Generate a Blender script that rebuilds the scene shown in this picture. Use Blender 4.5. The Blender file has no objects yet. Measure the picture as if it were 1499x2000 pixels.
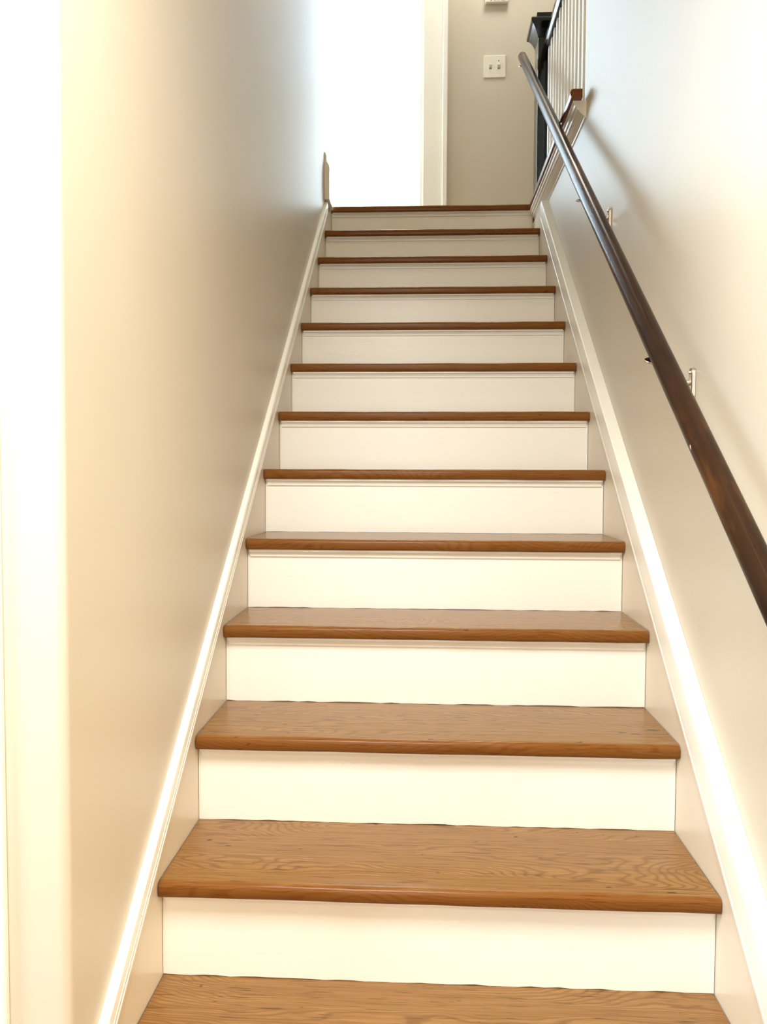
import bpy, bmesh, math, random
from mathutils import Vector, Matrix
random.seed(7)
sc = bpy.context.scene
COL = sc.collection

# ------------------------------------------------------------------ camera
F_PX = 1600.0
yaw, pit, roll = -0.05117, -0.04594, 0.00399
fw = Vector((math.sin(yaw)*math.cos(pit), math.cos(yaw)*math.cos(pit), math.sin(pit)))
r0 = Vector((math.cos(yaw), -math.sin(yaw), 0)); u0 = r0.cross(fw)
rt = r0*math.cos(roll) + u0*math.sin(roll); up = rt.cross(fw)
cd = bpy.data.cameras.new('camera'); cam = bpy.data.objects.new('camera', cd); COL.objects.link(cam)
cd.sensor_fit = 'HORIZONTAL'; cd.sensor_width = 36.0; cd.lens = 36.0*F_PX/1499.0; cd.clip_start = .02
cam.matrix_world = Matrix(((rt.x, up.x, -fw.x, -.02138), (rt.y, up.y, -fw.y, -1.18963), (rt.z, up.z, -fw.z, .93486), (0, 0, 0, 1)))
sc.camera = cam

# ------------------------------------------------------------------ world, daylight at the windows, exposure
w = bpy.data.worlds.new('world'); sc.world = w; w.use_nodes = True
w.node_tree.nodes['Background'].inputs[0].default_value = (.80, .90, 1.0, 1)
w.node_tree.nodes['Background'].inputs[1].default_value = 1.0
def area(name, loc, aim, sx, sy, power, color):
    l = bpy.data.lights.new(name, 'AREA'); l.shape = 'RECTANGLE'; l.size = sx; l.size_y = sy
    l.energy = power; l.color = color
    o = bpy.data.objects.new(name, l); COL.objects.link(o); o.location = loc
    o.rotation_euler = (Vector(aim)-Vector(loc)).to_track_quat('-Z', 'Y').to_euler()
    return o
# foyer: daylight window on its left wall, glazed front door behind the camera, warm ceiling lamp
area('foyer_window_daylight', (-2.95, -1.75, 1.25), (0, -1.75, 1.25), 1.5, 1.5, 60, (.80, .93, 1.0))
area('front_door_daylight', (-.25, -3.52, 1.15), (-.25, 0, 1.15), .9, 1.9, 30, (1.0, .99, .95))
area('right_side_fill_light', (3.15, -1.70, 1.25), (0, -1.70, 1.25), 1.8, 1.5, 54, (1.0, .77, .44))  # added unseen warm light from the right, brightens the near left wall
area('foyer_ceiling_lamp', (-.26, -.80, 2.24), (-.26, -.80, 0), .75, .75, 64, (1.0, .99, .93))
area('stairwell_fill_light', (0, .6, 4.62), (0, .6, 0), .5, .5, 10, (1.0, .78, .38))  # added warm fill from overhead, lifts the upper risers and right wall
# upstairs: daylight into the bedroom and down the hall
area('bedroom_window_daylight', (2.93, 5.4, 3.7), (0, 5.4, 3.6), 2.0, 1.5, 2050, (.43, .67, 1.0))
area('hall_window_daylight', (-2.93, 3.42, 3.55), (0, 3.42, 3.45), .75, 1.5, 60, (.80, .92, 1.0))
area('hall_fill_light', (.45, 3.45, 4.66), (.45, 3.45, 0), .4, .4, 15, (1.0, .97, .86))  # unseen light added to brighten the hall wall from above
vs = sc.view_settings
vs.view_transform = 'Standard'; vs.look = 'None'; vs.gamma = 1.0; vs.exposure = 0.24; vs.use_curve_mapping = False
sc.cycles.max_bounces = 8; sc.cycles.diffuse_bounces = 6; sc.cycles.glossy_bounces = 3
sc.cycles.sample_clamp_indirect = 6.0; sc.cycles.use_adaptive_sampling = True; sc.cycles.adaptive_threshold = .04
sc.cycles.caustics_reflective = False; sc.cycles.caustics_refractive = False

# ------------------------------------------------------------------ materials
def nodes(name):
    m = bpy.data.materials.new(name); m.use_nodes = True
    nt = m.node_tree; b = nt.nodes['Principled BSDF']
    return m, nt, b
def N(nt, t, **kw):
    n = nt.nodes.new(t)
    for k, v in kw.items():
        if k in n.inputs: n.inputs[k].default_value = v
        else: setattr(n, k, v)
    return n
def ramp(nt, fac, stops):
    n = nt.nodes.new('ShaderNodeValToRGB'); e = n.color_ramp.elements
    e[0].position, e[0].color = stops[0][0], (*stops[0][1], 1)
    e[1].position, e[1].color = stops[-1][0], (*stops[-1][1], 1)
    for p, c in stops[1:-1]:
        x = e.new(p); x.color = (*c, 1)
    nt.links.new(fac, n.inputs[0]); return n.outputs[0]
def mapped(nt, scale, rnd=0.0, coord='Object'):
    tc = N(nt, 'ShaderNodeTexCoord'); mp = N(nt, 'ShaderNodeMapping'); mp.inputs['Scale'].default_value = scale
    src = tc.outputs[coord]
    if rnd:
        oi = N(nt, 'ShaderNodeObjectInfo'); mu = N(nt, 'ShaderNodeMath', operation='MULTIPLY'); mu.inputs[1].default_value = rnd
        nt.links.new(oi.outputs['Random'], mu.inputs[0])
        ad = N(nt, 'ShaderNodeVectorMath', operation='ADD'); nt.links.new(src, ad.inputs[0]); nt.links.new(mu.outputs[0], ad.inputs[1])
        src = ad.outputs[0]
    nt.links.new(src, mp.inputs[0]); return mp.outputs[0]
def mixc(nt, fac, a, b, mode='MIX'):
    n = N(nt, 'ShaderNodeMix', data_type='RGBA', blend_type=mode)
    for s, v in ((0, fac), (6, a), (7, b)):
        if hasattr(v, 'links'): nt.links.new(v, n.inputs[s])
        elif isinstance(v, tuple): n.inputs[s].default_value = (*v, 1)
        else: n.inputs[s].default_value = v
    return n.outputs[2]
def paint(name, col, rough, bump_scale=(90, 90, 90), bump=.05, mottle=.03, crack=False):
    m, nt, b = nodes(name)
    n = N(nt, 'ShaderNodeTexNoise', Scale=1.0, Detail=3.0); nt.links.new(mapped(nt, (3, 3, 3)), n.inputs['Vector'])
    lo = tuple(c*(1-mottle) for c in col)
    c = ramp(nt, n.outputs['Fac'], [(.3, lo), (.7, col)])
    nb = N(nt, 'ShaderNodeTexNoise', Scale=1.0, Detail=2.0); nt.links.new(mapped(nt, bump_scale), nb.inputs['Vector'])
    h = nb.outputs['Fac']
    if crack:      # brushed paint over wood: long horizontal brush lines and a few open hairline cracks
        g = N(nt, 'ShaderNodeTexNoise', Scale=1.0, Detail=4.0, Distortion=1.2); nt.links.new(mapped(nt, (2.2, 30, 42), 9.0), g.inputs['Vector'])
        k = ramp(nt, g.outputs['Fac'], [(.0, (0, 0, 0)), (.632, (0, 0, 0)), (.635, (.8, .8, .8)), (.638, (0, 0, 0)), (1, (0, 0, 0))])
        g2 = N(nt, 'ShaderNodeTexNoise', Scale=1.0, Detail=1.0); nt.links.new(mapped(nt, (3, 3, 9), 5.0), g2.inputs['Vector'])
        k2 = ramp(nt, g2.outputs['Fac'], [(.56, (0, 0, 0)), (.64, (1, 1, 1))])
        kk = mixc(nt, 1.0, k, k2, 'MULTIPLY')
        c = mixc(nt, kk, c, (.55, .50, .40))
        ad = N(nt, 'ShaderNodeMath', operation='ADD'); nt.links.new(h, ad.inputs[0]); nt.links.new(g.outputs['Fac'], ad.inputs[1]); h = ad.outputs[0]
    bp = N(nt, 'ShaderNodeBump', Strength=bump, Distance=.004); nt.links.new(h, bp.inputs['Height']); nt.links.new(bp.outputs[0], b.inputs['Normal'])
    nt.links.new(c, b.inputs['Base Color']); b.inputs['Roughness'].default_value = rough
    return m
M = {}
M['wall'] = paint('wall_paint', (.64, .585, .485), .42, (14, 14, 5), .10)
M['stringer'] = paint('stringer_paint', (.76, .69, .575), .30, (14, 14, 30), .05)
M['hall'] = paint('hall_paint', (.60, .54, .44), .55, (160, 160, 160), .12)
M['ceil'] = paint('ceiling_paint', (.86, .86, .85), .8)
M['trim'] = paint('trim_paint', (.88, .865, .80), .32, (14, 14, 60), .05)
M['riser'] = paint('riser_paint', (.88, .86, .79), .33, (6, 40, 120), .05, crack=True)
M['room'] = paint('bedroom_paint', (.62, .56, .47), .7)
M['plastic'] = paint('plastic', (.78, .75, .65), .35, bump=.01)

def wood(name, cols, rnd, rough=.24, coat=.06, grain=(.7, 10, 10), wear=False):
    m, nt, b = nodes(name)
    def math_(op, x, y):
        n = N(nt, 'ShaderNodeMath', operation=op)
        for k, v in enumerate((x, y)):
            if hasattr(v, 'links'): nt.links.new(v, n.inputs[k])
            else: n.inputs[k].default_value = v
        if op == 'MULTIPLY_ADD': n.inputs[2].default_value = .5
        return n.outputs[0]
    # growth rings: bands along x, pushed around by broad waves, a finer wobble and a few knots
    sep = N(nt, 'ShaderNodeSeparateXYZ'); nt.links.new(mapped(nt, (1, 1, 1)), sep.inputs[0])
    wav = N(nt, 'ShaderNodeTexNoise', Scale=1.0, Detail=2.0, Roughness=.5); nt.links.new(mapped(nt, (1.3, 6.5, 6.5), rnd), wav.inputs['Vector'])
    wob = N(nt, 'ShaderNodeTexNoise', Scale=1.0, Detail=2.0); nt.links.new(mapped(nt, (16, 22, 22), rnd*.6), wob.inputs['Vector'])
    kn = N(nt, 'ShaderNodeTexVoronoi', feature='SMOOTH_F1'); kn.inputs['Scale'].default_value = 1.0; nt.links.new(mapped(nt, (2.0, 4.6, 4.6), rnd*.8), kn.inputs['Vector'])
    kd = math_('POWER', 2.718, math_('MULTIPLY', math_('POWER', math_('MULTIPLY', kn.outputs['Distance'], 3.6), 2.0), -1.0))
    ph = math_('ADD', math_('MULTIPLY', sep.outputs['Y'], 125.0), math_('MULTIPLY', sep.outputs['Z'], 130.0))
    ph = math_('ADD', ph, math_('MULTIPLY', wav.outputs['Fac'], 38.0))
    ph = math_('ADD', ph, math_('MULTIPLY', wob.outputs['Fac'], 1.7))
    ph = math_('ADD', ph, math_('MULTIPLY', kd, 9.0))
    fr = math_('SINE', math_('MULTIPLY', ph, 6.283), 0.0)
    rings = ramp(nt, math_('MULTIPLY_ADD', fr, .5), [(.0, (0, 0, 0)), (.55, (.06, .06, .06)), (.88, (.40, .40, .40)), (1, (.62, .62, .62))])
    fib = N(nt, 'ShaderNodeTexNoise', Scale=1.0, Detail=4.0, Roughness=.7); nt.links.new(mapped(nt, (5, 160, 160), rnd), fib.inputs['Vector'])
    pore = N(nt, 'ShaderNodeTexNoise', Scale=1.0, Detail=2.0); nt.links.new(mapped(nt, (14, 260, 260), rnd*1.7), pore.inputs['Vector'])
    c = mixc(nt, rings, cols[0], cols[1])
    c = mixc(nt, ramp(nt, fib.outputs['Fac'], [(.38, (0, 0, 0)), (.70, (.8, .8, .8))]), c, cols[2])
    c = mixc(nt, ramp(nt, pore.outputs['Fac'], [(.60, (0, 0, 0)), (.72, (.75, .75, .75))]), c, cols[3])
    sp = N(nt, 'ShaderNodeTexNoise', Scale=1.0, Detail=1.0); nt.links.new(mapped(nt, (26, 75, 75), rnd*2.3), sp.inputs['Vector'])
    c = mixc(nt, ramp(nt, sp.outputs['Fac'], [(.745, (0, 0, 0)), (.775, (.9, .9, .9))]), c, (.035, .018, .008))
    if wear:       # varnish worn through along the upper edge of the nosing
        tc = N(nt, 'ShaderNodeTexCoord'); sx = N(nt, 'ShaderNodeSeparateXYZ'); nt.links.new(tc.outputs['Object'], sx.inputs[0])
        wn = N(nt, 'ShaderNodeTexNoise', Scale=1.0, Detail=4.0); nt.links.new(mapped(nt, (9, 60, 60), rnd), wn.inputs['Vector'])
        a1 = N(nt, 'ShaderNodeMath', operation='MULTIPLY_ADD'); nt.links.new(wn.outputs['Fac'], a1.inputs[0]); a1.inputs[1].default_value = .022; nt.links.new(sx.outputs['Y'], a1.inputs[2])
        k1 = ramp(nt, a1.outputs[0], [(.0195, (0, 0, 0)), (.0215, (.55, .55, .55)), (.0235, (0, 0, 0))])
        c = mixc(nt, k1, c, (.06, .022, .008))
        k2 = ramp(nt, a1.outputs[0], [(.0170, (.62, .62, .62)), (.0215, (0, 0, 0))])
        c = mixc(nt, k2, c, (.155, .046, .006))
        spm = N(nt, 'ShaderNodeMath', operation='MULTIPLY_ADD'); nt.links.new(k2, spm.inputs[0]); spm.inputs[1].default_value = -.46; spm.inputs[2].default_value = .36
        nt.links.new(spm.outputs[0], b.inputs['Specular IOR Level'])
    nt.links.new(c, b.inputs['Base Color']); b.inputs['Roughness'].default_value = rough
    b.inputs['Specular IOR Level'].default_value = .36; b.inputs['Coat Weight'].default_value = coat; b.inputs['Coat Roughness'].default_value = .16
    bp = N(nt, 'ShaderNodeBump', Strength=.08, Distance=.003); nt.links.new(fib.outputs['Fac'], bp.inputs['Height']); nt.links.new(bp.outputs[0], b.inputs['Normal'])
    return m
OAK = [(.285, .147, .045), (.120, .046, .009), (.165, .070, .015), (.05, .016, .004)]
M['oak'] = wood('oak_varnished', OAK, 37.0, wear=True)
M['floor'] = wood('oak_floor', OAK, 5.0)
M['nosing'] = wood('stained_nosing', [(.19, .06, .02), (.13, .035, .012), (.15, .045, .016), (.06, .018, .008)], 11.0)

def rail_wood():
    m, nt, b = nodes('dark_stained_rail')
    v = mapped(nt, (5, 5, 1.1))
    n = N(nt, 'ShaderNodeTexNoise', Scale=1.6, Detail=5.0, Roughness=.6); nt.links.new(v, n.inputs['Vector'])
    f = N(nt, 'ShaderNodeTexNoise', Scale=1.0, Detail=4.0); nt.links.new(mapped(nt, (130, 130, 6)), f.inputs['Vector'])
    c = ramp(nt, n.outputs['Fac'], [(.35, (.018, .010, .007)), (.50, (.034, .016, .008)), (.58, (.085, .034, .011)), (.68, (.17, .075, .025))])
    c = mixc(nt, ramp(nt, f.outputs['Fac'], [(.45, (0, 0, 0)), (.7, (.6, .6, .6))]), c, (.022, .012, .008))
    fl = N(nt, 'ShaderNodeTexNoise', Scale=1.0, Detail=1.0); nt.links.new(mapped(nt, (70, 70, 28)), fl.inputs['Vector'])
    c = mixc(nt, ramp(nt, fl.outputs['Fac'], [(.80, (0, 0, 0)), (.82, (1, 1, 1))]), c, (.55, .44, .38))   # old paint flecks
    nt.links.new(c, b.inputs['Base Color']); b.inputs['Roughness'].default_value = .24
    b.inputs['IOR'].default_value = 1.13; b.inputs['Coat Roughness'].default_value = .25
    bp = N(nt, 'ShaderNodeBump', Strength=.15, Distance=.002); nt.links.new(f.outputs['Fac'], bp.inputs['Height']); nt.links.new(bp.outputs[0], b.inputs['Normal'])
    return m
M['rail'] = rail_wood()
def simple(name, col, rough, metal=0, coat=0):
    m, nt, b = nodes(name)
    n = N(nt, 'ShaderNodeTexNoise', Scale=1.0, Detail=2.0); nt.links.new(mapped(nt, (60, 60, 60)), n.inputs['Vector'])
    c = ramp(nt, n.outputs['Fac'], [(.3, tuple(x*.9 for x in col)), (.7, col)])
    nt.links.new(c, b.inputs['Base Color']); b.inputs['Roughness'].default_value = rough; b.inputs['Metallic'].default_value = metal
    b.inputs['Coat Weight'].default_value = coat
    return m
M['black'] = simple('black_gloss_paint', (.004, .004, .0045), .14, 0, .0)
M['nickel'] = simple('polished_nickel', (.72, .66, .58), .14, 1)
M['dark'] = simple('dark_plastic', (.05, .048, .04), .5)
M['slot'] = simple('switch_slot', (.30, .27, .20), .6)
M['grime'] = simple('joint_grime', (.06, .035, .02), .8)
m, nt, b = nodes('window_glass'); b.inputs['Transmission Weight'].default_value = 1; b.inputs['Roughness'].default_value = 0; b.inputs['IOR'].default_value = 1.02
M['glass'] = m

# ------------------------------------------------------------------ mesh helpers
def box(bm, x0, x1, y0, y1, z0, z1):
    v = [bm.verts.new((x, y, z)) for x in (x0, x1) for y in (y0, y1) for z in (z0, z1)]
    for f in ((0, 1, 3, 2), (4, 6, 7, 5), (0, 4, 5, 1), (2, 3, 7, 6), (0, 2, 6, 4), (1, 5, 7, 3)):
        bm.faces.new([v[i] for i in f])
def prism(bm, pts, fa, fb):
    """pts 2D outline; fa/fb map a 2D point to the two 3D ends"""
    a = [bm.verts.new(fa(*p)) for p in pts]; b = [bm.verts.new(fb(*p)) for p in pts]
    n = len(pts)
    bm.faces.new(a); bm.faces.new(b[::-1])
    for i in range(n):
        j = (i+1) % n; bm.faces.new((a[i], b[i], b[j], a[j]))
def tube(bm, pts, radii, seg=16, sx=1.0):
    rings = []
    for k, p in enumerate(pts):
        p = Vector(p); d = (Vector(pts[min(k+1, len(pts)-1)]) - Vector(pts[max(k-1, 0)])).normalized()
        s = d.cross(Vector((0, 0, 1)))
        s = s.normalized() if s.length > 1e-4 else Vector((1, 0, 0))
        t = s.cross(d).normalized()
        r = radii[k] if isinstance(radii, (list, tuple)) else radii
        rings.append([bm.verts.new(p + s*math.cos(a)*r*sx + t*math.sin(a)*r) for a in [2*math.pi*i/seg for i in range(seg)]])
    for A, B in zip(rings, rings[1:]):
        for i in range(seg):
            bm.faces.new((A[i], A[(i+1) % seg], B[(i+1) % seg], B[i]))
    bm.faces.new(rings[0][::-1]); bm.faces.new(rings[-1])
def obj(name, bm, mat, parent=None, bevel=0, seg=2, smooth=None, kind=None, limit=.6):
    bmesh.ops.recalc_face_normals(bm, faces=bm.faces[:])
    me = bpy.data.meshes.new(name); bm.to_mesh(me); bm.free(); me.materials.append(M[mat])
    o = bpy.data.objects.new(name, me); COL.objects.link(o)
    if parent:
        o.parent = parent
        o.matrix_parent_inverse = Matrix.Translation(-parent.location) if False else Matrix.Identity(4)
    if bevel:
        md = o.modifiers.new('bevel', 'BEVEL'); md.width = bevel; md.segments = seg; md.limit_method = 'ANGLE'; md.angle_limit = limit
    if smooth is not None:
        for p in me.polygons: p.use_smooth = True
        try: me.set_sharp_from_angle(angle=smooth)
        except Exception: pass
    if kind: o['kind'] = kind
    return o
def boxo(name, d, mat, parent=None, **kw):
    bm = bmesh.new(); box(bm, *d); return obj(name, bm, mat, parent, **kw)
def thing(name, label, cat, loc=(0, 0, 0), group=None):
    o = bpy.data.objects.new(name, None); COL.objects.link(o); o.location = loc; o.empty_display_size = .1
    o['label'] = label; o['category'] = cat
    if group: o['group'] = group
    return o
def local(parent, o):      # geometry was made in world coordinates: keep it in place under its parent
    p = parent; off = Vector((0, 0, 0))
    while p: off += p.location; p = p.parent
    o.data.transform(Matrix.Translation(-off)); return o
S = 'structure'

# ------------------------------------------------------------------ dimensions (metres)
R, RUN, T, OV = .19, .24763, .030, .029          # rise, run, tread thickness, nosing overhang
SX = .506                                        # half the clear width between the stringers
WL, WR = -.515, .535                             # wall planes
Z0, ZL, ZC = -R, 12*R, 4.74                      # foyer floor, landing floor, upper ceiling
SL = R/RUN
YT = 12*RUN

# ------------------------------------------------------------------ structure
boxo('floor', (-3.0, 3.2, -3.6, .02, Z0-.1, Z0), 'floor', kind=S)
# stair wall on the left with its rounded plaster corner towards the foyer
bm = bmesh.new()
rr = .016; cor = [(WL-rr+rr*math.cos(a), -.10+rr-rr*math.sin(a)) for a in [k*math.pi/2/8 for k in range(9)]]
pts = [(-.615, -.10)] + cor[::-1] + [(WL, 2.948), (-.635, 2.948), (-.635, .02), (-.615, .02)]
prism(bm, pts, lambda x, y: (x, y, Z0), lambda x, y: (x, y, ZC))
obj('wall_left', bm, 'wall', kind=S, smooth=.5)
boxo('wall_foyer', (-3.0, -.615, -.10, .02, Z0, 2.42), 'wall', kind=S)
bm = bmesh.new()
pts = [(-.10, Z0), (2.995, Z0), (2.995, 2.196), (1.80, 2.196), (1.80, ZC), (-.10, ZC)]
prism(bm, pts, lambda y, z: (WR, y, z), lambda y, z: (WR+.12, y, z))
obj('wall_right', bm, 'wall', kind=S)
boxo('wall_sitting_room', (WR+.12, 3.2, -.10, .02, Z0, 2.42), 'wall', kind=S)
boxo('wall_header', (WL, WR, -.10, 0.0, 2.42, ZC), 'wall', kind=S)
boxo('ceiling_foyer', (-3.0, 3.2, -3.6, -.10, 2.30, 2.42), 'ceil', kind=S)
boxo('ceiling', (-3.1, 3.1, -.10, 7.1, ZC, ZC+.1), 'ceil', kind=S)
def holed(name, axis, c0, c1, a0, a1, b0, b1, ha0, ha1, hb0, hb1, mat):
    """wall slab across axis with one rectangular opening (a = horizontal, b = vertical)"""
    bm = bmesh.new()
    for (p0, p1, q0, q1) in ((a0, ha0, b0, b1), (ha1, a1, b0, b1), (ha0, ha1, b0, hb0), (ha0, ha1, hb1, b1)):
        if p1-p0 < 1e-4 or q1-q0 < 1e-4: continue
        if axis == 'x': box(bm, c0, c1, p0, p1, q0, q1)
        else: box(bm, p0, p1, c0, c1, q0, q1)
    return obj(name, bm, mat, kind=S)
def window(name, axis, c, a0, a1, b0, b1):
    bm = bmesh.new(); t = .05; y0, y1 = c-.03, c+.03
    def bx(p0, p1, q0, q1):
        if axis == 'x': box(bm, y0, y1, p0, p1, q0, q1)
        else: box(bm, p0, p1, y0, y1, q0, q1)
    bx(a0, a0+t, b0, b1); bx(a1-t, a1, b0, b1); bx(a0+t, a1-t, b0, b0+t); bx(a0+t, a1-t, b1-t, b1)
    bx(a0+t, a1-t, (b0+b1)/2-.02, (b0+b1)/2+.02)
    o = obj(name, bm, 'trim', kind=S)
    for q0, q1 in ((b0+t, (b0+b1)/2-.02), ((b0+b1)/2+.02, b1-t)):
        if axis == 'x': boxo('pane', (c-.003, c+.003, a0+t, a1-t, q0, q1), 'glass', o)
        else: boxo('pane', (a0+t, a1-t, c-.003, c+.003, q0, q1), 'glass', o)
    return o
holed('wall_foyer_side', 'x', -3.12, -3.0, -3.6, .02, Z0, 2.42, -2.55, -.95, .45, 2.05, 'wall')
window('window_1', 'x', -3.06, -2.55, -.95, .45, 2.05)
holed('wall_front', 'y', -3.72, -3.6, -3.0, 3.2, Z0, 2.42, -1.15, .05, .15, 2.15, 'wall')
window('window_2', 'y', -3.66, -1.15, .05, .15, 2.15)
holed('wall_sitting_room_side', 'x', 3.2, 3.32, -3.6, .02, Z0, 2.42, -2.65, -.75, .45, 2.05, 'wall')
window('window_5', 'x', 3.26, -2.65, -.75, .45, 2.05)  # unseen window put in around the added right-hand light
# upper floor
bm = bmesh.new(); box(bm, -3.0, 3.0, YT+.05, 7.0, ZL-.08, ZL); box(bm, WR+.005, 3.0, 1.80, YT+.05, ZL-.08, ZL)
obj('floor_landing', bm, 'floor', kind=S)
bm = bmesh.new()
HY = 3.90
for d in ((-3.0, -.86, ZL, ZC), (-.05, 3.0, ZL, ZC), (-.86, -.05, 4.36, ZC)):
    box(bm, d[0], d[1], HY, HY+.12, d[2], d[3])
obj('wall_hall', bm, 'hall', kind=S)
boxo('wall_hall_near', (-3.0, -.636, 2.83, 2.948, ZL-.08, ZC), 'hall', kind=S)
boxo('wall_hall_right', (WR+.12, 3.0, 1.68, 1.80, ZL-.08, ZC), 'hall', kind=S)
boxo('wall_hall_end', (3.0, 3.1, 1.68, HY, ZL, ZC), 'hall', kind=S)
holed('wall_hall_window', 'x', -3.12, -3.0, 2.83, HY, ZL, ZC, 3.0, 3.84, 2.75, 4.35, 'hall')
window('window_3', 'x', -3.06, 3.0, 3.84, 2.75, 4.35)
# bedroom beyond the doorway
boxo('wall_bedroom_back', (-1.1, 3.1, 6.88, 7.0, ZL, ZC), 'room', kind=S)
boxo('wall_bedroom_left', (-1.1, -.92, HY+.12, 6.88, ZL, ZC), 'room', kind=S)
holed('wall_bedroom_right', 'x', 3.0, 3.12, HY+.12, 6.88, ZL, ZC, 4.35, 6.45, 2.90, 4.50, 'room')
window('window_4', 'x', 3.06, 4.35, 6.45, 2.90, 4.50)
# door casing in the hall: flat board with a raised back band, plus the jamb
bm = bmesh.new(); box(bm, -.050, .066, HY-.018, HY, ZL, 4.44); trim1 = obj('trim_1', bm, 'trim', kind=S, bevel=.003)
boxo('back_band', (.066, .097, HY-.032, HY, ZL, 4.47), 'trim', trim1, bevel=.005, seg=3)
boxo('jamb', (-.070, -.050, HY, HY+.12, ZL, 4.36), 'trim', trim1, bevel=.002)
boxo('trim_2', (-.97, -.86, HY-.018, HY, ZL, 4.44), 'trim', kind=S, bevel=.003)
# white door casing at the foyer end of the left wall
boxo('trim_3', (-.715, -.599, -.116, -.10, Z0, 2.05), 'trim', kind=S, bevel=.004)
# baseboard of the upper hall starting above the left stringer
bm = bmesh.new()
prof = [(0, 0), (.024, 0), (.024, .150), (.021, .165), (.012, .178), (.010, .205), (.004, .222), (0, .224)]
prism(bm, prof, lambda a, z: (WL+a, 2.785, 2.252+z), lambda a, z: (WL+a, 2.948, 2.252+z))
obj('baseboard_left', bm, 'trim', kind=S, bevel=.0015)
bm = bmesh.new()
prism(bm, prof, lambda a, z: (.098, HY-a, ZL+z), lambda a, z: (3.0, HY-a, ZL+z))
obj('baseboard_hall', bm, 'trim', kind=S)

# ------------------------------------------------------------------ staircase
st = thing('staircase', 'straight staircase with varnished oak treads and white painted risers', 'staircase')
def jit(a): return random.uniform(-a, a)
def tread(i, depth):
    """oak board with a worn bull-nose; ends stop just short of the stringers with a slightly ragged gap"""
    bm = bmesh.new()
    prof = [(depth, 0.0), (.013, 0.0)]
    for k in range(1, 6):
        a = math.pi/2*k/5; prof.append((.013-.013*math.sin(a), -.010+.010*math.cos(a)))
    for k in range(1, 5):
        a = math.pi/2*k/4; prof.append((.009-.009*math.cos(a), -T+.009-.009*math.sin(a)))
    prof.append((depth, -T))
    nx = 14; rings = []
    wob = [jit(.0011) for _ in range(nx+1)]
    for s in range(nx+1):
        x = -SX+.0012 + (2*SX-.0024)*s/nx
        ring = []
        for k, (y, z) in enumerate(prof):
            ex = 0
            if s == 0: ex = random.uniform(0, .0016)
            if s == nx: ex = -random.uniform(0, .0016)
            front = 1 <= k <= len(prof)-2
            ring.append(bm.verts.new((x+ex, i*RUN+y+(wob[s]*.7 if front else 0), i*R+z+(wob[s]*.35 if front else 0))))
        rings.append(ring)
    n = len(prof)
    for A, B in zip(rings, rings[1:]):
        for k in range(n):
            bm.faces.new((A[k], A[(k+1) % n], B[(k+1) % n], B[k]))
    bm.faces.new(rings[0]); bm.faces.new(rings[-1][::-1])
    return bm
def riser(i):
    """board from tread to tread; the lower edge leaves an uneven dark joint above the tread below"""
    bm = bmesh.new(); nx = 40; y0 = i*RUN+OV; y1 = y0+.016
    zt = i*R-T; zb = (i-1)*R
    cols = []
    for s in range(nx+1):
        x = -SX+.0010 + (2*SX-.0026)*s/nx
        g = random.choice((.0003, .0006, .001, .0016, .0022))
        cols.append([bm.verts.new((x, y0, zb+g)), bm.verts.new((x, y0, zt)), bm.verts.new((x, y1, zt)), bm.verts.new((x, y1, zb+g))])
    for A, B in zip(cols, cols[1:]):
        for k in range(4): bm.faces.new((A[k], A[(k+1) % 4], B[(k+1) % 4], B[k]))
    bm.faces.new(cols[0]); bm.faces.new(cols[-1][::-1])
    return bm
def scotia(i):
    bm = bmesh.new(); y0 = i*RUN+OV; zt = i*R-T
    prof = [(0, 0), (-.017, 0), (-.0175, -.0045), (-.0135, -.0055), (-.0095, -.0085), (-.0070, -.0125), (-.0060, -.0155), (-.0060, -.0190), (0, -.0190)]
    prism(bm, prof, lambda y, z: (-SX+.008, y0+y, zt+z), lambda y, z: (SX-.008, y0+y, zt+z))
    return bm
for i in range(13):
    if i < 12: t = obj('tread', tread(i, RUN+OV+.012), 'oak', st, smooth=.7)
    else: t = obj('landing_nosing', tread(i, .085), 'oak', st, smooth=.7)
    t.location = (0, i*RUN, i*R); t.data.transform(Matrix.Translation((0, -i*RUN, -i*R)))
    rs = obj('riser', riser(i), 'riser', st)
    obj('scotia', scotia(i), 'trim', st, smooth=.5)
def slope_pts(y0, y1, h0, h1):
    return [(y0, y0*SL+h0), (y1, y1*SL+h0), (y1, y1*SL+h1), (y0, y0*SL+h1)]
def stringer(x0, x1, ya, yb, htop, zmax):
    bm = bmesh.new(); yc = (zmax-htop)/SL
    pts = [(ya, ya*SL-.27), (yb, yb*SL-.27), (yb, zmax), (yc, zmax), (ya, ya*SL+htop)]
    prism(bm, pts, lambda y, z: (x0, y, z), lambda y, z: (x1, y, z))
    return bm
obj('stringer', stringer(-.5145, -SX, -.2, 3.03, .088, 2.250), 'stringer', st)
obj('stringer', stringer(SX, .5345, -.2, 3.03, .100, 2.187), 'stringer', st)
def cap(prof, ya, yb):
    bm = bmesh.new()
    prism(bm, prof, lambda x, h: (x, ya, ya*SL+h), lambda x, h: (x, yb, yb*SL+h))
    return bm
capL = [(-.5055, .040), (-.5005, .043), (-.4985, .047), (-.4985, .053), (-.5005, .0555), (-.4990, .058), (-.4985, .066), (-.5010, .069),
        (-.4990, .073), (-.5000, .090), (-.5025, .0955), (-.5148, .0970), (-.5148, .040)]
capR = [(.5055, .056), (.5005, .059), (.4985, .063), (.4985, .070), (.5010, .0735), (.4985, .077), (.4995, .128),
        (.5015, .1400), (.5045, .1425), (.5345, .1440), (.5345, .056)]
obj('stringer_cap', cap(capL, -.22, .1485), 'trim', st, smooth=.35)
obj('stringer_cap', cap(capL, .1500, 2.800), 'trim', st, smooth=.35)
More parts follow.
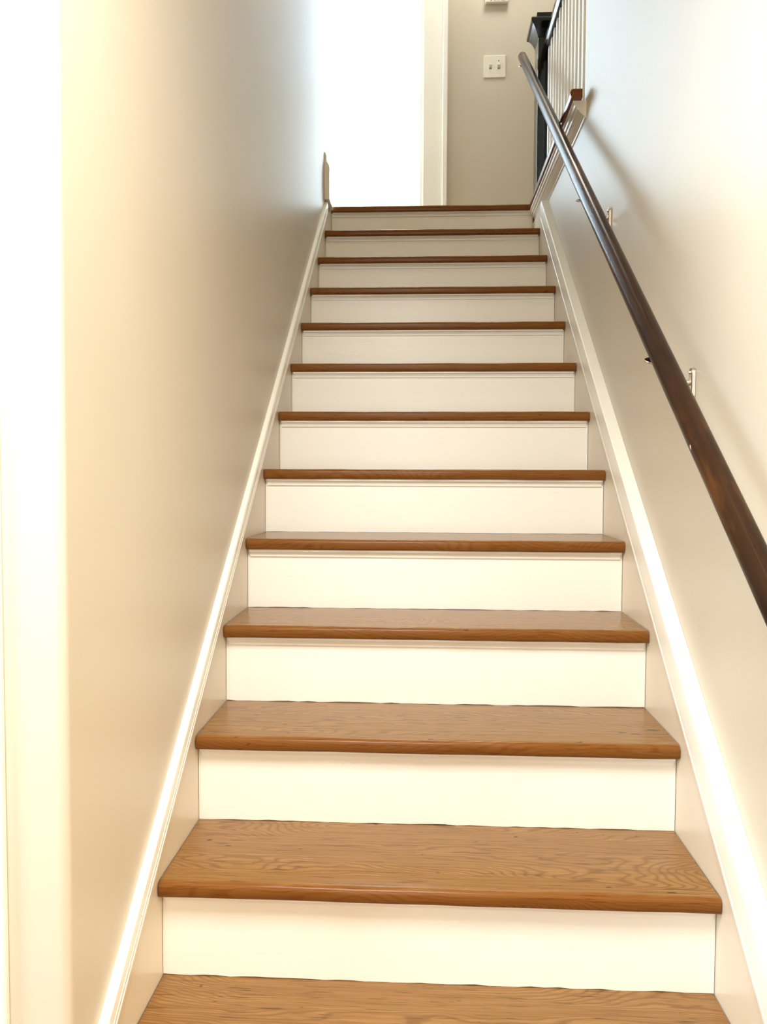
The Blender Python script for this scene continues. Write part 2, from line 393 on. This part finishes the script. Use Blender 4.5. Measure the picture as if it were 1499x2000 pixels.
obj('stringer_cap', cap(capR, -.22, 2.675), 'trim', st, smooth=.35)

# landing edge along the right side of the stairwell: stained nosing over a moulded white bed mould
bm = bmesh.new()
prof = [(WR+.02, ZL), (.486, ZL), (.479, ZL-.002), (.4755, ZL-.008), (.4745, ZL-.015), (.4755, ZL-.023), (.479, ZL-.028), (.485, ZL-.030), (WR+.02, ZL-.030)]
prism(bm, prof, lambda x, z: (x if x < .52 else .5165, 1.76, z), lambda x, z: (x+.007, 2.962, z))
tn = obj('trim_4', bm, 'nosing', kind=S, smooth=.6)
bm = bmesh.new()
prof = [(WR+.003, ZL-.030), (.4885, ZL-.030), (.4885, ZL-.038), (.4975, ZL-.041), (.4940, ZL-.0435), (.4965, ZL-.049), (.5045, ZL-.052), (.5015, ZL-.0545),
        (.5045, ZL-.060), (.5120, ZL-.063), (.5090, ZL-.0655), (.5150, ZL-.072), (.5290, ZL-.084), (.5310, ZL-.0885), (WR+.003, ZL-.092)]
prism(bm, prof, lambda x, z: (x, 1.785, z), lambda x, z: (x, 2.998, z))
local(tn, obj('bed_moulding', bm, 'trim', tn))

# ------------------------------------------------------------------ balustrade on the landing
bal = thing('landing_balustrade', 'black newel post and rail with white square balusters guarding the landing edge', 'balustrade', (.568, 2.96, ZL))
def part(name, bm, mat, parent, **kw): return local(parent, obj(name, bm, mat, parent, **kw))
bm = bmesh.new(); box(bm, .508, .628, 2.90, 3.02, ZL, 3.075)
nw = part('newel_post', bm, 'black', bal, bevel=.004)
bm = bmesh.new()
def sq(h, z): return [bm.verts.new((.568+a*h, 2.96+b_*h, z)) for a, b_ in ((-1, -1), (1, -1), (1, 1), (-1, 1))]
levels = [(.060, 3.045), (.062, 3.052), (.066, 3.062), (.075, 3.082), (.088, 3.100), (.096, 3.106), (.097, 3.120), (.093, 3.126), (.068, 3.128), (.067, 3.160), (.062, 3.164)]
rings = [sq(h, z) for h, z in levels]
for A, B in zip(rings, rings[1:]):
    for k in range(4): bm.faces.new((A[k], A[(k+1) % 4], B[(k+1) % 4], B[k]))
bm.faces.new(rings[0][::-1]); bm.faces.new(rings[-1])
o = obj('newel_cap', bm, 'black', nw); o.data.transform(Matrix.Translation(-bal.location))
bm = bmesh.new()
prof = [(.540, 2.962), (.590, 2.962), (.590, 2.975), (.597, 2.985), (.599, 3.005), (.592, 3.022), (.578, 3.031), (.552, 3.031), (.538, 3.022), (.531, 3.005), (.533, 2.985), (.540, 2.975)]
prism(bm, prof, lambda x, z: (x, 1.80, z), lambda x, z: (x, 2.903, z))
part('handrail', bm, 'black', bal, smooth=.5)
bm = bmesh.new(); box(bm, .549, .581, 2.814, 2.846, ZL, 2.963); b0 = part('baluster', bm, 'trim', bal, bevel=.002)
for k in range(1, 13):
    c = b0.copy(); COL.objects.link(c); c.parent = bal; c.location = (0, -.0795*k, 0)

# ------------------------------------------------------------------ round wall handrail with brackets
def axis_pt(y): return Vector((.445+.007*y/3.05, y, .825+2.202*y/3.05))
hr = thing('wall_handrail', 'worn dark brown round wooden handrail on metal brackets along the right wall', 'handrail', tuple(axis_pt(-.15)))
bm = bmesh.new()
A, B = axis_pt(-.15), axis_pt(3.065); d = (B-A).normalized()
n = 40; pts = [A+(B-A)*k/n for k in range(n+1)]
pts = [A-d*.006] + pts + [B+d*.005, B+d*.008]
rad = [.016] + [.0220]*(n+1) + [.0190, .0130]
tube(bm, pts, rad, 28)
# turn so that the object's own z runs along the rail (grain direction)
q = d.to_track_quat('Z', 'Y')
bmesh.ops.transform(bm, matrix=q.to_matrix().to_4x4().inverted() @ Matrix.Translation(-A), verts=bm.verts[:])
ro = obj('rail', bm, 'rail', hr, smooth=1.0); ro.rotation_mode = 'QUATERNION'; ro.rotation_quaternion = q
def bracket(y, wx, shift):
    P = axis_pt(y); zc = P.z-.100
    s = Vector((1, 0, 0)); t = s.cross(d).normalized()
    bm = bmesh.new()                                  # oblong wall plate with rounded ends
    out = [(.011*math.cos(a), .024+.011*math.sin(a)) for a in [k*math.pi/8 for k in range(9)]] + [(.011*math.cos(a), -.024+.011*math.sin(a)) for a in [math.pi+k*math.pi/8 for k in range(9)]]
    prism(bm, out, lambda a, z: (wx, y+a, zc+z), lambda a, z: (wx-.009, y+a*.9, zc+z*.97))
    br = part('bracket', bm, 'nickel', hr, bevel=.0015)
    def sub(name, bm, **kw):
        o = obj(name, bm, 'nickel', br, **kw); o.data.transform(Matrix.Translation(-hr.location)); return o
    U = axis_pt(y-shift) - t*.0225                                   # underside of the rail
    bm = bmesh.new()                                  # curved arm from the plate to the underside of the rail
    pts = [(wx-.004, y, zc+.006), (wx-.020, y, zc+.001), (wx-.038, y, zc+.004), (wx-.052, y-.004, zc+.020), (U.x+.020, U.y-.004, U.z-.034), (U.x+.006, U.y-.002, U.z-.016), (U.x, U.y, U.z)]
    if wx-P.x < .07: pts = [(wx-.004, y, zc+.006), (wx-.022, y, zc+.003), (U.x+.018, U.y-.004, zc+.018), (U.x+.004, U.y-.002, U.z-.014), (U.x, U.y, U.z)]
    tube(bm, pts, [.0075]+[.0058]*(len(pts)-2)+[.008], 12); sub('arm', bm, smooth=1.0)
    bm = bmesh.new()                                  # flat oval saddle plate under the rail
    el = [(0.0248*math.cos(a), .013*math.sin(a)) for a in [2*math.pi*k/24 for k in range(24)]]
    prism(bm, el, lambda a, b_: U + s*a + d*b_ - t*.0035, lambda a, b_: U + s*a + d*b_ + t*.0005)
    sub('saddle', bm, bevel=.001)
    for sg in (-1, 1):
        bm = bmesh.new(); tube(bm, [(wx-.008, y, zc+sg*.024), (wx-.0115, y, zc+sg*.024)], [.0045, .003], 10); sub('screw', bm)
bracket(.553, WR, .05); bracket(1.366, WR, .05); bracket(2.985, .508, .005)

# ------------------------------------------------------------------ switch plate and wall box on the hall wall
sw = thing('light_switch', 'square white double switch plate on the beige hall wall', 'light switch', (.3785, HY, 3.395))
bm = bmesh.new(); box(bm, .312, .445, HY-.006, HY, 3.328, 3.461); part('plate', bm, 'plastic', sw, bevel=.004, seg=3)
for x in (.354, .404):
    bm = bmesh.new(); box(bm, x-.008, x+.008, HY-.0066, HY-.004, 3.378, 3.408); part('slot', bm, 'slot', sw)
    bm = bmesh.new(); prism(bm, [(HY-.005, 3.385), (HY-.005, 3.403), (HY-.016, 3.408), (HY-.017, 3.400)], lambda y, z: (x-.0065, y, z), lambda y, z: (x+.0065, y, z))
    part('toggle', bm, 'plastic', sw, bevel=.0008)
    for z in (3.361, 3.426):
        bm = bmesh.new(); tube(bm, [(x, HY-.0055, z), (x, HY-.0072, z)], .0032, 10); part('screw', bm, 'dark' if (x > .38 and z > 3.4) else 'plastic', sw)
th = thing('thermostat', 'small white thermostat box above the switch plate on the hall wall', 'thermostat', (.386, HY, 3.80))
bm = bmesh.new(); box(bm, .318, .455, HY-.028, HY, 3.759, 3.86); hb = part('housing', bm, 'plastic', th, bevel=.006, seg=3)
for x in (.353, .374, .395):
    bm = bmesh.new(); box(bm, x-.005, x+.005, HY-.0295, HY-.027, 3.770, 3.786); part('button', bm, 'dark', th, bevel=.001)
bm = bmesh.new(); box(bm, .414, .438, HY-.0300, HY-.027, 3.770, 3.786); part('button', bm, 'trim', th, bevel=.001)
